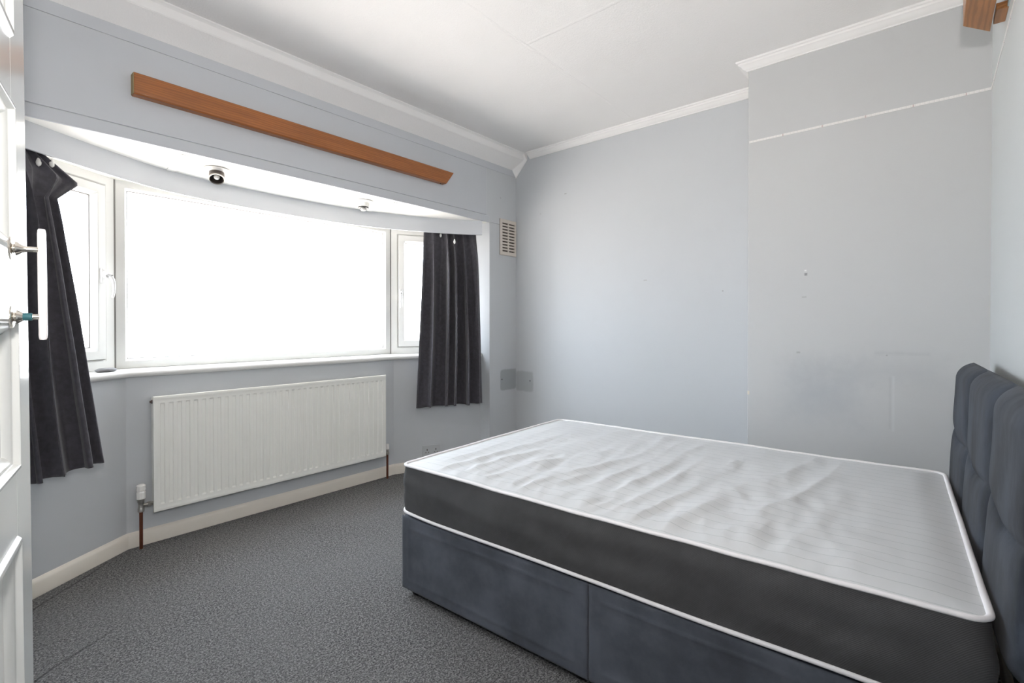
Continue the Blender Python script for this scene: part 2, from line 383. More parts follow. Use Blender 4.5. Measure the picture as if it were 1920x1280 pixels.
# coving run down the slope
b = MB(); rows = []
for y, z in ((2.63, 2.563), (YW+.003, 2.425)):
    rows.append([(XA+.005, y, z), (XA-.008, y, z), (XA-.022, y, z+.013), (XA-.030, y, z+.024), (XA-.044, y, z+.039), (XA-.054, y, z+.052), (XA+.005, y, z+.06)])
struct(b.loops(rows).obj('trim_9', M_cove, smooth=True, angle=28), 'white coving following the slope')
# skirtings
sk = [(-.004, 0), (.016, 0), (.016, .060), (.012, .068), (.005, .076), (-.004, .080)]
struct(MB().sweep([BAYL[0], BAYL[1], BAYL[2]], sk).obj('baseboard_left', M_cream, bevel=.001), 'cream skirting in the left of the bay')
struct(MB().sweep([BAYL[2], BAYR[0]], sk).obj('baseboard_centre', M_cream, bevel=.001), 'cream skirting under the radiator')
struct(MB().sweep([BAYR[0], BAYR[1], BAYR[2], (XA, YW)], sk).obj('baseboard_right', M_cream, bevel=.001), 'cream skirting behind the bed')
struct(MB().sweep([(XA, YW), (XA, YCH), (XC, YCH), (XC, YH), (XL, YH)], sk).obj('baseboard_alcove', M_cream, bevel=.001), 'cream skirting by the alcove')
# soffit battens
for nm, (x0, y0, x1, y1) in (('trim_10', (.80, 2.80, .84, 3.26)), ('trim_11', (2.055, 2.80, 2.09, 3.24))):
    a = Vector((x0, y0)); d = (Vector((x1, y1))-a); L = d.length; ang = atan2(d.y, d.x)
    struct(MB().box((0, -.02, 0), (L, .02, .006)).obj(nm, M_soffit, bevel=.0015, M=Matrix.Translation((x0, y0, ZH-.004)) @ Matrix.Rotation(ang, 4, 'Z')), 'white batten across the soffit')
# curved pelmet
import itertools
ctrl = [(-.02, 2.64), (.10, 2.735), (.24, 2.825), (.38, 2.918), (.57, 3.035), (.79, 3.145), (1.05, 3.205), (1.35, 3.228), (1.70, 3.222), (2.0, 3.185), (2.25, 3.115), (2.5, 3.01), (2.70, 2.90), (2.875, 2.768)]
def catmull(P, n=8):
    P = [Vector(p) for p in P]; out = []
    for i in range(len(P)-1):
        a, b, c, d = P[max(0, i-1)], P[i], P[i+1], P[min(len(P)-1, i+2)]
        for k in range(n):
            t = k/n; out.append(.5*((2*b)+(c-a)*t+(2*a-5*b+4*c-d)*t*t+(3*b-a-3*c+d)*t**3))
    out.append(P[-1]); return out
pel = [(p.x, p.y) for p in catmull(ctrl)]
pel = [p for p in pel if p[1] > YW-.005]
M_pelmet = plain('pelmet_paint', (.55, .57, .60), .5, var=.02, vs=4)
struct(MB().sweep(pel, [(-.006, 1.879), (.006, 1.879), (.006, ZH+.004), (-.006, ZH+.004)]).obj('trim_12', M_pelmet, smooth=True, angle=30), 'curved grey pelmet board')
track = [(p.x, p.y) for p in catmull([(c[0], c[1]+.045) for c in ctrl])]
track = [p for p in track if .1 < p[0] < 2.93 and p[1] > 2.8]
tag(MB().sweep(track, [(-.008, 1.955), (.008, 1.955), (.008, 1.985), (-.008, 1.985)]).obj('curtain_track', M_white), 'white curtain track hidden behind the curved pelmet', 'curtain track')

# ------------------------------------------------------------------ windows
def window(name, corner, dirv, width, opening, label, handle_x=None, lever=True):
    """local x runs along the window, local -y faces the room"""
    d = Vector(dirv)
    left_to_right = d.x > 0
    if left_to_right: origin = Vector(corner); ang = atan2(d.y, d.x)
    else: origin = Vector(corner)+d*width; ang = atan2(-d.y, -d.x)
    root = bpy.data.objects.new(name, None); C.objects.link(root); root.location = (*origin, .920); root.rotation_euler = (0, 0, ang)
    struct(root, label)
    H = 1.0
    z0, z1 = 0, 1.01
    fp = [(0, .0), (.0, .07), (.060, .07), (.060, .03), (.056, .008), (.046, 0)]
    if not opening: fp = [(0, .0), (0, .07), (.052, .07), (.052, .02), (.047, .012), (.040, .0)]
    MB().ring(0.004, width-.004, z0, z1, fp).obj('window_frame', M_upvc, root, bevel=.0015)
    ins = .052
    par = root
    if opening:
        sp = [(.058, -.010), (.058, .05), (.118, .05), (.118, .022), (.112, .004), (.100, -.010)]
        sash = MB().ring(0.004, width-.004, z0, z1, sp).obj('sash', M_upvc, root, bevel=.002); par = root; ins = .118
        MB().ring(0.004, width-.004, z0, z1, [(.0555, -.0005), (.0555, .01), (.0585, .01), (.0585, -.0005)]).obj('sash_seal', M_gasket, root)
    MB().box((ins-.002+.004, .028, ins-.002), (width-ins-.002, .034, z1-ins+.002)).obj('pane', M_glass, root)
    MB().ring(0.004, width-.004, z0, z1, [(ins-.001, .020), (ins-.001, .027), (ins+.003, .027), (ins+.003, .021)]).obj('glazing_seal', M_gasket, root)
    return root
wl = window('window_1', C1, DL, .60, True, 'left casement of the bay window with white lever handle')
wc = window('window_2', C1, (1, 0), C3[0]-C1[0], False, 'wide centre pane of the bay window')
wr = window('window_3', C3, DR, .66, True, 'narrow right casement of the bay window')
# corner posts between the lights
for nm, c in (('trim_13', C1), ('trim_14', C3)):
    struct(MB().lathe([(.012, 0), (.012, 1.03)], (c[0], c[1]+.014, .915)).obj(nm, M_gasket, smooth=True), 'corner joint of the bay window')
# block above the frames
struct(MB().sweep([(-.02, 2.83), (.615, 3.29), (2.362, 3.29), (3.0, 2.93)], [(-.08, 1.925), (.003, 1.925), (.003, ZH+.02), (-.08, ZH+.02)]).obj('trim_15', M_soffit), 'white head board above the window frames')

def win_handle(root, x, z, side):
    """espagnolette handle with curved lever hanging down"""
    M_handle = plain('white_handle_enamel', (.70, .70, .69), .3)
    h = MB().box((x-.012, -.022, z-.035), (x+.012, -.009, z+.040)).obj('handle', M_handle, root, bevel=.004)
    b = MB(); b.tube([(x, -.022, z), (x, -.040, z)], .010)
    b.tube([(x, -.036, z+.010), (x+side*.012, -.043, z+.006), (x+side*.026, -.046, z-.018), (x+side*.032, -.046, z-.050), (x+side*.030, -.046, z-.085), (x+side*.024, -.045, z-.110)], [.009, .010, .009, .008, .007, .006])
    b.obj('lever', M_handle, h, smooth=True)
    MB().lathe([(.004, 0), (.004, .002)], (x, -.0235, z+.030), (0, -1, 0), 12).obj('screw_cap', M_steel, h)
    MB().lathe([(.0045, 0), (.0045, .003)], (x+side*.014, -.052, z+.004), (0, -1, 0), 12).obj('lock_button', M_gasket, h)
win_handle(wl, .60-.085, 1.405-.92, 1)
win_handle(wr, .080, 1.40-.92, -.2)

# ------------------------------------------------------------------ door (open, at the left edge)
TH = radians(12.7)
du = Vector((sin(TH), cos(TH), 0)); dn = Vector((cos(TH), -sin(TH), 0))
face0 = -.179*dn                         # face plane passes here
DM = Matrix(((du.x, dn.x, 0, face0.x), (du.y, dn.y, 0, face0.y), (0, 0, 1, 0), (0, 0, 0, 1))) @ Matrix.Translation((0, 0, 1.765)) @ Matrix.Rotation(radians(.35), 4, 'X') @ Matrix.Translation((0, 0, -1.765))   # local x = along door, local y = out of the face
M_doorp = plain('door_gloss_paint', (.74, .75, .73), .18, var=.03, vs=4, coat=.5)
door = bpy.data.objects.new('door_1', None); C.objects.link(door); struct(door, 'white panelled door standing open at the left edge')
b = MB()
t0, t1 = .535, 1.290; zb, zt = .012, 1.985; T = -.036
b.box((t0, T, zb), (t0+.12, 0, zt)); b.box((1.168, T, zb), (t1, 0, zt))
for a, c in ((zb, .22), (.800, .912), (1.172, 1.283), (1.530, 1.640), (1.88, zt)): b.box((t0+.12, T, a), (1.168, 0, c))
b.obj('door_leaf', M_doorp, door, bevel=.0015, M=DM)
for a, c in ((.22, .800), (.912, 1.172), (1.283, 1.530), (1.640, 1.88)):
    q = MB(); x0, x1 = t0+.12, 1.168
    def rg(pr):
        rows = []
        for cx, cz, ix, iz in ((x0, a, 1, 1), (x1, a, -1, 1), (x1, c, -1, -1), (x0, c, 1, -1)):
            rows.append([(cx+ix*o, y, cz+iz*o) for o, y in pr])
        q.loops(rows, close_v=True)
    rg([(-.001, -.030), (-.001, -.001), (.004, .006), (.010, .007), (.014, -.002), (.020, -.004), (.028, -.010), (.031, -.016), (.031, -.030)])
    q.box((x0, -.030, a), (x1, -.014, c))
    q.obj('door_panel', M_doorp, door, M=DM, bevel=.001)
# pull handle
ph = MB()
hz = (1.171, 1.280); hx = 1.102; so = .039
bar = MB().lathe([(.0, -.091), (.0042, -.0905), (.0050, -.088), (.0055, -.083), (.0057, 0), (.0055, .082), (.0050, .087), (.0042, .0895), (.0, .090)], (hx, so+.004, 1.2245)).obj('door_handle', M_pinkwhite, door, smooth=True, M=DM)
for i, z in enumerate(hz):
    m = MB().lathe([(.018, .0062), (.018, .0078), (.0155, .009), (.0075, .0095), (.007, .011), (.0110, .013), (.0095, .016), (.0062, .020), (.0046, .025), (.0046, so)], (hx, 0, z), (0, 1, 0)).obj('handle_post', M_chrome, bar, smooth=True, angle=40)
    m.matrix_parent_inverse = bar.matrix_world.inverted(); m.matrix_world = DM
    if i == 0:
        k = MB().lathe([(.0050, .018), (.0062, .020), (.0062, .030), (.0050, .031)], (hx, 0, z), (0, 1, 0)).obj('tape_wrap', M_teal, bar, smooth=True); k.matrix_world = DM

# ------------------------------------------------------------------ radiator
rad = thing('radiator', 'white ribbed panel radiator on the wall under the bay window', 'radiator', (1.447, 3.147, 0))
def RL(x, y, z): return (x-1.447, y-3.147, z)
rx0, rx1, rz0, rz1, ry = .7286, 2.166, .175, .781, 3.072
n = 36; pitch = (rx1-rx0-.044)/n
b = MB(); prof = []
xs = [(rx0, .006), (rx0+.003, .001), (rx0+.010, 0), (rx0+.016, .0), (rx0+.018, .0012), (rx0+.022, .0012)]
for i in range(n):
    x = rx0+.022+pitch*i
    xs += [(x+pitch*.20, .0012), (x+pitch*.30, .0075), (x+pitch*.70, .0075), (x+pitch*.80, .0012)]
xs += [(rx1-.022, .0012), (rx1-.018, .0012), (rx1-.016, 0), (rx1-.010, 0), (rx1-.003, .001), (rx1, .006)]
zs = [(rz0, 0, .006), (rz0+.003, 0, .001), (rz0+.010, 0, 0), (rz0+.016, 0, 0), (rz0+.020, 0, .0012), (rz0+.036, 0, .0012), (rz0+.044, 1, 0), (rz1-.044, 1, 0), (rz1-.036, 0, .0012), (rz1-.020, 0, .0012), (rz1-.016, 0, 0), (rz1-.010, 0, 0), (rz1-.003, 0, .001), (rz1, 0, .006)]
rows = []
for z, k, base in zs:
    r = []
    for x, d in xs:
        edge = (x < rx0+.017 or x > rx1-.017)
        y = (max(d, base) if edge else (d if k else base)) if not k else d
        r.append(RL(x, ry+y, z))
    rows.append(r)
b.loops(rows, close_u=False, caps=False)
b.obj('front_panel', M_rad, rad, smooth=True, angle=25, solid=.0015)
MB().box(RL(rx0+.004, ry+.0095, rz0+.003), RL(rx1-.004, ry+.022, rz1-.003)).obj('water_channel', M_rad, rad, bevel=.003)
MB().box(RL(rx0+.006, ry+.022, rz0+.03), RL(rx1-.006, ry+.060, rz1-.01)).obj('convector_fins', M_rad, rad, bevel=.001)
for bx in (rx0+.20, rx1-.20):
    MB().box(RL(bx-.012, ry+.056, rz0+.05), RL(bx+.012, 3.1465, rz1-.05)).obj('wall_bracket', M_rad, rad, bevel=.001)
MB().lathe([(.009, -.004), (.010, .002), (.010, .006), (.006, .008), (.006, .012), (.0, .012)], RL(rx0+.002, ry+.018, rz1-.028), (-1, 0, 0), 16).obj('bleed_plug', M_radred, rad, smooth=True)
# thermostatic valve at the left, lockshield at the right, each with its pipe
vx, vy = .680, 3.094
b = MB(); b.tube([RL(rx0+.006, vy, .222), RL(vx, vy, .222)], .009); b.lathe([(.013, 0), (.013, .016)], RL(rx0-.022, vy, .222), (1, 0, 0), 6)
b.lathe([(.011, .190), (.014, .192), (.014, .208), (.012, .212), (.012, .238), (.015, .240), (.015, .254), (.009, .256)], RL(vx, vy, 0))
b.obj('valve_body', M_steel, rad, smooth=True, angle=35)
MB().lathe([(.008, .0), (.008, .192)], RL(vx, vy, 0), n=18).obj('copper_pipe', M_copper, rad, smooth=True)
b = MB(); b.lathe([(.017, .256), (.0205, .260), (.0205, .292), (.018, .297), (.018, .300), (.0205, .303), (.020, .326), (.014, .331), (0, .331)], RL(vx, vy, 0), n=12)
b.obj('thermostat_cap', M_white, rad, smooth=True, angle=20)
vx2 = 2.190
b = MB(); b.tube([RL(rx1-.006, vy, .205), RL(vx2, vy, .205)], .009)
b.lathe([(.010, .180), (.014, .182), (.014, .196), (.011, .200), (.011, .222)], RL(vx2, vy, 0)); b.obj('valve_body', M_steel, rad, smooth=True, angle=35)
MB().lathe([(.008, 0), (.008, .182)], RL(vx2, vy, 0), n=18).obj('copper_pipe', M_copper, rad, smooth=True)
MB().lathe([(.012, .220), (.013, .222), (.012, .256), (.010, .260), (0, .260)], RL(vx2, vy, 0)).obj('lockshield_cap', M_white, rad, smooth=True, angle=40)

# ------------------------------------------------------------------ pine beams
def beam(name, x0, x1, zlo, zhi, y0, y1, cut0, cut1, label):
    o = thing(name, label, 'wooden beam', ((x0+x1)/2, y1, zlo))
    cx = (x0+x1)/2; b = MB(); ch = .006
    sgn = 1 if y1 > y0 else -1
    D = abs(y1-y0)
    prof = [(0, 0), (0, zhi-zlo), (-sgn*(D-ch), zhi-zlo), (-sgn*D, zhi-zlo-ch), (-sgn*D, ch), (-sgn*(D-ch), 0)]
    rows = []
    for x, cut, s in ((x0, cut0, 1), (x1, cut1, -1)):
        rows.append([(x-cx+s*(cut*(1-zz/(zhi-zlo)) + cut*.0*abs(yy)), yy, zz) for yy, zz in prof])
    b.loops(rows); b.obj('beam', M_wood, o, bevel=.0015)
    return o, cx
bo, cx = beam('pine_beam', .578, 2.510, 2.188, 2.286, YW-.052, YW-.006, .0, .075, 'long orange varnished pine beam fixed on the wall above the bay window')
MB().box((.5755-cx, -.044, .003), (.5785-cx, -.002, .094)).obj('end_grain', M_pinewood_end, bo)
MB().lathe([(.005, 0), (.006, .003), (0, .003)], (2.40-cx, -.0195, -.0005), (0, 0, -1), 12).obj('screw', M_black, bo)
# second beam, high on the wall of the headboard
b2 = thing('pine_beam', 'orange varnished pine beam high in the corner above the headboard', 'wooden beam', (1.6, YH, 2.225))
M_wood2 = wood('varnished_pine_lighter', (1.2, 9, 14), (.36, .15, .045))
MB().prism([(.60-1.6, .036), (2.50-1.6, .036), (2.392-1.6, .113), (.60-1.6, .113)], .0, .095).obj('beam', M_wood2, b2, bevel=.002)
MB().box((2.355-1.6, 0, .006), (2.462-1.6, .031, .030)).obj('mounting_block', M_wood2, b2, bevel=.002)
MB().box((.75-1.6, 0, .006), (.89-1.6, .036, .060)).obj('mounting_block', M_wood2, b2, bevel=.002)
MB().box((2.10-1.6, -.0005, .006), (2.352-1.6, .004, .09)).obj('metal_bracket', plain('painted_metal_plate', (.42, .50, .52), .5), b2)

# ------------------------------------------------------------------ LED strip
ledm, ns, ls, p = nt('white_led_tape')
g = ns.new('ShaderNodeNewGeometry'); sx = ns.new('ShaderNodeSeparateXYZ'); ls.new(g.outputs['Position'], sx.inputs[0])
run = mth(ns, ls, 'ADD', sx.outputs[0], sx.outputs[1])
f1 = mth(ns, ls, 'FRACT', mth(ns, ls, 'DIVIDE', mth(ns, ls, 'ADD', run, -3.453), .18))
f2 = mth(ns, ls, 'FRACT', mth(ns, ls, 'DIVIDE', run, .0165))
c = mixc(ns, ls, mrange(ns, ls, mth(ns, ls, 'ABSOLUTE', mth(ns, ls, 'SUBTRACT', f2, .5)), .12, .2, .15, 0), (.80, .79, .78), (.55, .53, .5))
c = mixc(ns, ls, mrange(ns, ls, mth(ns, ls, 'ABSOLUTE', mth(ns, ls, 'SUBTRACT', f1, .5)), .008, .02, .7, 0), c, (.50, .36, .36))
ls.new(c, p.inputs['Base Color'])
led = thing('led_strip', 'thin white adhesive LED strip stuck level across the chimney breast', 'led strip', (XC, .3, 2.17))
b = MB(); b.box((-.0025, YH-.3, -.0055), (0, .770-.3, .0055)); b.box((-.6, YH-.3, -.0055), (0, YH-.3+.0025, .0055)) 
b.box((-.0025, YH-.3, -.0055), (0, YH-.3+.003, .0055))
b.obj('strip', ledm, led)
dm = MB()
y = .76-.3
while y > YH-.3+.01:
    dm.box((-.0040, y-.0022, -.0022), (-.0020, y+.0022, .0022)); y -= .0165
q = dm.obj('diodes', M_white, led); q['kind'] = 'stuff'
b = MB(); b.box((1.4-XC, YH-.3, -.0055), (-.6, YH-.3+.0025, .0055)); b.obj('strip', ledm, led)

# ------------------------------------------------------------------ vent
v = thing('wall_vent', 'beige slotted plastic vent cover on the wall beside the corner', 'vent', (3.178, YW, 1.894))
vw, vh = .103, .152
MB().box((-vw, -.003, -vh), (vw, -.0006, vh)).obj('backing', M_dark, v)
b = MB(); b.ring(-vw, vw, -vh, vh, [(0, -.003), (0, -.010), (.003, -.013), (.024, -.013), (.024, -.003)])
b.box((-.007, -.013, -vh+.02), (.007, -.003, vh-.02)); b.obj('cover_frame', M_vent, v, bevel=.001)
n = 10
for i in range(n+1):
    z = -vh+.024+(2*vh-.048)*i/n
    MB().box((-vw+.022, -.0125, z-.0064), (vw-.022, -.0035, z+.0064)).obj('louvre', M_vent, v, bevel=.001)
# socket scar screws
for x in (3.105, 3.283):
    pass
s1 = tag(MB().lathe([(.0045, 0), (.005, .002), (.0035, .0035), (0, .0035)], (3.105, YW, .690), (0, -1, 0), 12).obj('screw', M_black, smooth=True), 'small dark screw in the bare socket patch, window wall side', 'screw')
s2 = tag(MB().lathe([(.0045, 0), (.005, .002), (.0035, .0035), (0, .0035)], (XA, 2.600, .672), (-1, 0, 0), 12).obj('screw', M_black, smooth=True), 'small dark screw in the bare socket patch, alcove wall side', 'screw')
# wall socket low in the bay, half behind the bed
a = Vector(BAYR[0]); d = (Vector(BAYR[1])-a).normalized(); pos = a+d*.30
so_ = thing('wall_socket', 'painted-over grey double socket low on the bay wall behind the bed foot', 'socket', (pos.x, pos.y, .150), atan2(d.y, d.x))
MB().box((-.074, -.009, -.043), (.074, 0, .043)).obj('face_plate', plain('painted_over_plastic', (.50, .52, .53), .5), so_, bevel=.003)
for sx_ in (-.036, .036):
    k = MB()
    k.box((sx_-.004, -.0098, .002), (sx_+.004, -.0088, .014)); k.box((sx_-.014, -.0098, -.016), (sx_-.007, -.0088, -.010)); k.box((sx_+.007, -.0098, -.016), (sx_+.014, -.0088, -.010))
    k.obj('outlet', M_dark, so_)
# smooth grey stone-like object on the sill
b = MB(); b.lathe([(.0, 0), (.030, .001), (.039, .008), (.037, .015), (.026, .021), (0, .023)])
o = b.obj('sill_pebble', plain('grey_putty', (.13, .125, .125), .7, var=.15, vs=40), smooth=True, angle=60)
o.scale = (1.35, .85, .9); o.location = (.55, 3.140, .919); o.rotation_euler = (0, 0, .6)
tag(o, 'smooth flat grey oval lump on the sill below the left casement', 'pebble')

# ------------------------------------------------------------------ soffit spotlights
def spot(x, y, tilt, dark, label):
    r = thing('spotlight', label, 'spotlight', (x, y, ZH-.003), 0, None)
    MB().lathe([(.0, 0), (.064, 0), (.066, -.003), (.062, -.006), (.050, -.009), (.040, -.016), (.036, -.016), (0, -.016)]).obj('base_plate', M_white, r, smooth=True, angle=30)
    M = Matrix.Translation((0, 0, -.014)) @ Matrix.Rotation(tilt[0], 4, 'Z') @ Matrix.Rotation(tilt[1], 4, 'Y')
    hm = plain('bronze_lamp_shell', (.06, .046, .04), .4, metal=.4) if dark else M_white
    if dark:
        h = MB().lathe([(.030, .012), (.036, .002), (.037, -.012), (.037, -.052), (.034, -.054), (.032, -.050), (.031, -.020), (0, -.016)]).obj('lamp_head', hm, r, smooth=True, angle=40, M=M)
        MB().lathe([(.0375, -.049), (.0385, -.053), (.0365, -.056), (.033, -.055), (.0325, -.050), (.0375, -.049)], caps=False).obj('rim', M_steel, h, smooth=True)
        MB().lathe([(.0, -.017), (.0315, -.0205), (.0317, -.030), (.0300, -.024), (.012, -.020), (0, -.020)]).obj('reflector', M_black, h, smooth=True)
        MB().lathe([(.006, -.018), (.012, -.026), (.0145, -.036), (.013, -.044), (.008, -.049), (0, -.051)]).obj('bulb', M_white, h, smooth=True, angle=60)
    else:
        h = MB().lathe([(.040, .012), (.040, .0), (.036, -.022), (.034, -.028), (.031, -.026), (0, -.018)]).obj('lamp_head', hm, r, smooth=True, angle=40, M=M)
        MB().lathe([(.0345, -.026), (.035, -.0295), (.033, -.034), (.024, -.034), (.022, -.030), (0, -.026)]).obj('black_rim', M_black, h, smooth=True)
        MB().lathe([(.010, -.028), (.017, -.035), (.018, -.043), (.014, -.050), (0, -.053)]).obj('bulb', M_white, h, smooth=True, angle=60)
spot(.985, 2.93, (radians(72), radians(34)), True, 'brown swivel spotlight with bare bulb under the bay soffit, nearer the door')
spot(1.885, 2.93, (radians(40), radians(4)), False, 'white spotlight with black rim under the bay soffit, nearer the alcove')

# ------------------------------------------------------------------ curtains
def curtain(name, label, top0, top1, bot0, bot1, zt, zb0, zb1, folds, amp, phase, flap=None, seed=0, extra=0.0):
    root = thing(name, label, 'curtain', ((bot0[0]+bot1[0])/2, (bot0[1]+bot1[1])/2, zb0))
    ox, oy, oz = root.location
    nu, nv = 260, 90; rows = []
    T0, T1, B0, B1 = map(Vector, (top0, top1, bot0, bot1))
    for j in range(nv+1):
        t = j/nv; r = []
        for i in range(nu+1):
            s = i/nu
            tt = t**.9
            L = T0.lerp(B0, tt); R = T1.lerp(B1, tt)
            z = zt+(zb0+(zb1-zb0)*s-zt)*t
            # uneven folds: warp s
            ws = s+.035*sin(2*pi*s*1.3+seed)+.02*sin(2*pi*s*3.1+2*seed)+.012*sin(5*t+seed)*sin(pi*s)
            ph = 2*pi*folds*ws+phase
            a = amp*(.8+.9*noise.noise(Vector((s*4+seed, t*1.0, seed))))*(.22+.9*min(1, t*4))
            f = sin(ph); f = (abs(f)**.75)*(1 if f > 0 else -1)
            pinch = max(0, 1-t*6)
            f2 = .35*sin(2*ph+.6)*pinch
            dd = (R-L); nrm = Vector((dd.y, -dd.x)).normalized()
            env = min(1, s*14)*min(1, (1-s)*14)
            p = L+dd*(s+(.034*cos(ph)+.008*sin(2*ph))*env*min(1, .3+t*4)) - nrm*.028*pinch + nrm*(a*(f+f2)*(.35+.65*env)) + nrm*(.006*noise.noise(Vector((s*9, t*5, seed+3))))
            if flap:
                k = max(0, 1-(flap[0]-t)/flap[1] if t < flap[0] else 1-(t-flap[0])/(flap[1]*1.7)); w_ = max(0, (s-flap[3])/(1-flap[3]))
                p = p+dd.normalized()*(flap[2]*k*w_)
                z -= .03*k*w_
            z += .004*sin(ph+.4)*t
            r.append((p.x-ox, p.y-oy, z-oz))
        rows.append(r)
    b = MB(); b.loops(rows, close_u=False, caps=False)
    b.obj('cloth', M_curtain, root, smooth=True, angle=0, solid=.0025)
    return root
def curtain_hook(root, wx, wy, wz, s=1):
    ox, oy, oz = root.location
    MB().lathe([(.002, -.020*s), (.008, -.014*s), (.010, -.004*s), (.006, .010*s), (.002, .018*s)], (wx-ox, wy-oy, wz-oz), n=10).obj('curtain_hook', M_white, root, smooth=True)
cr = curtain('curtain', 'charcoal curtain at the right end of the bay window, beside the vent', (2.497, 3.030), (2.866, 2.826), (2.348, 2.955), (2.853, 2.752), 1.95, .522, .520, 5.3, .055, 1.2, seed=1.7)
cl = curtain('curtain', 'charcoal curtain at the left end of the bay window, partly behind the open door', (.06, 2.79), (.300, 2.895), (.06, 2.672), (.478, 2.832), 1.95, .50, .535, 5.8, .050, 2.6, flap=(.092, .050, .115, .70), seed=4.1)

for root, px_, py_, pz_ in ((cl, .287, 2.898, 1.852), (cl, .331, 2.918, 1.862), (cr, 2.676, 2.879, 1.815), (cr, 2.624, 2.985, 1.872)):
    curtain_hook(root, px_, py_, pz_)

# ------------------------------------------------------------------ bed
BTH = .0412; BX, BY = 1.964, .8435; HW, HL = .634, .909
bed = thing('divan_bed', 'blue-grey suede divan bed base with padded headboard against the near wall', 'bed', (BX, BY, 0), BTH)
# two base halves with stitched side panels
def rbox_panel(y0, y1, name):
    """padded upholstered half base"""
    h = MB().box((-HW+.006, y0+.001, .028), (HW-.004, y1-.001, .342)).obj('base_half', M_suede, bed, bevel=.012, seg=4)
    # side facing the room: a sheet with a pressed-in stitched border
    nu, nv = 120, 50; rows = []
    for j in range(nv+1):
        z = .030+(.340-.030)*j/nv; r = []
        for i in range(nu+1):
            y = y0+.002+(y1-y0-.004)*i/nu
            e = min(y-y0, y1-y, (z-.030)*1.0, .342-z)
            ridge = .0018*math.exp(-((e-.045)/.0045)**2)
            inner_ = -.0022*min(1, max(0, (e-.05)/.02))
            edge = -.006*max(0, 1-e/.010)**2
            wr = .0035*noise.noise(Vector((y*6, z*11, y0)))*min(1, e/.05)
            r.append((-HW-.002-ridge-inner_-edge-wr, y, z))
        rows.append(r)
    q = MB(); q.loops(rows, close_u=False, caps=False)
    q.obj('side_panel', M_suede, h, smooth=True, angle=0, solid=.003)
    return h
rbox_panel(0.0, HL-.002, 'foot'); rbox_panel(-HL+.02, 0.0, 'head')
for x in (-HW+.05, HW-.05):
    for y in (HL-.05, .05, -.05, -HL+.07):
        MB().lathe([(.024, 0), (.026, .004), (.026, .026), (.020, .029)], (x, y, 0), n=20).obj('glide_foot', M_black, bed, smooth=True, angle=40)
# headboard: three padded columns with a sewn cross seam, on wooden struts
hb0, hb1, hz0, hz1 = -.715, .770, .44, 1.005
ncol = 3; nu, nv = 180, 110
M_strut = plain('bare_pine_strut', (.45, .30, .13), .6, var=.2, vs=40)
def hb_y(u, z):
    """cushions bulge, seams pinch"""
    cw = (hb1-hb0)/ncol
    fu = (u-hb0)/cw; cu = min(max(fu-math.floor(min(fu, ncol-1e-6)), 0), 1)
    zs_ = .735-.025*(1-abs(2*cu-1))
    d1 = min(cu, 1-cu)*cw
    return .020*(1-math.exp(-d1/.04))*(1-.7*math.exp(-(abs(z-zs_)/.018)))
HY = -HL-.023
front = []
for j in range(nv+1):
    t = j/nv; z = hz0+(hz1-hz0)*t; r = []
    for i in range(nu+1):
        u = hb0+(hb1-hb0)*i/nu
        e = min(u-hb0, hb1-u); ez = hz1-z; roll = 0
        if ez < .06: roll += .060*(1-sqrt(max(0, 1-((.06-ez)/.06)**2)))
        if z-hz0 < .05: roll += .03*((.05-(z-hz0))/.05)**2
        if e < .04: roll += .045*(1-sqrt(max(0, 1-((.04-e)/.04)**2)))
        zz = z
        if e < .12:
            k = (.12-e)/.12; zz = z-.045*k*k*max(0, (z-.8)/.2)+.10*k*k*max(0, (.75-z)/.3)
        lean = -.045*max(0, z-.55)
        nz = .0016*noise.noise(Vector((u*9, z*9, 2)))
        r.append((u, max(-1.006, HY-.024+max(-.062, hb_y(u, z)-roll+nz)+lean), zz))
    front.append(r)
b = MB(); b.loops(front, close_u=False, caps=False)
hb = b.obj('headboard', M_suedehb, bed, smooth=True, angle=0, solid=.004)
MB().box((hb0+.06, HY-.070, hz0+.05), (hb1-.06, HY-.048, hz1-.075)).obj('back_board', M_suedehb, hb, bevel=.010, seg=4)
for x in (-.52, .42):
    MB().box((x-.03, HY-.060, .06), (x+.03, HY-.042, .60)).obj('wooden_strut', M_strut, hb, bevel=.002)

# mattress
mat = thing('mattress', 'white striped mattress with dark grey sides lying bare on the divan', 'mattress', (BX-.006, BY-.007, .345), BTH)
MH = HL+.008
MZ0, MZ1 = .006, .212
R = .048
def rounded(hw, hl, r, n=10, ny=150, nx=90):
    pts = []
    def seg(a, b, m):
        for k in range(m): pts.append(((a[0]+(b[0]-a[0])*k/m), (a[1]+(b[1]-a[1])*k/m)))
    def arc(cx, cy, a0):
        for k in range(n): a = a0+pi/2*k/n; pts.append((cx+r*cos(a), cy+r*sin(a)))
    seg((hw, -hl+r), (hw, hl-r), ny); arc(hw-r, hl-r, 0); seg((hw-r, hl), (-hw+r, hl), nx); arc(-hw+r, hl-r, pi/2)
    seg((-hw, hl-r), (-hw, -hl+r), ny); arc(-hw+r, -hl+r, pi); seg((-hw+r, -hl), (hw-r, -hl), nx); arc(hw-r, -hl+r, 3*pi/2)
    return pts
per = rounded(HW+.001, MH, R)
def edge_h(x, y):      # gentle rise and fall of the top edge
    return .004*noise.noise(Vector((x*2.2, y*2.2, 5)))+.0025*noise.noise(Vector((x*7, y*7, 1)))
def low_h(x, y):
    side = 1 if x < -HW+.1 else 0
    return .006*noise.noise(Vector((x*1.8+3, y*2.1, 9)))+.010*side*(max(0, (y-HL+.25)/.25)**2)
rows = []
nv = 26
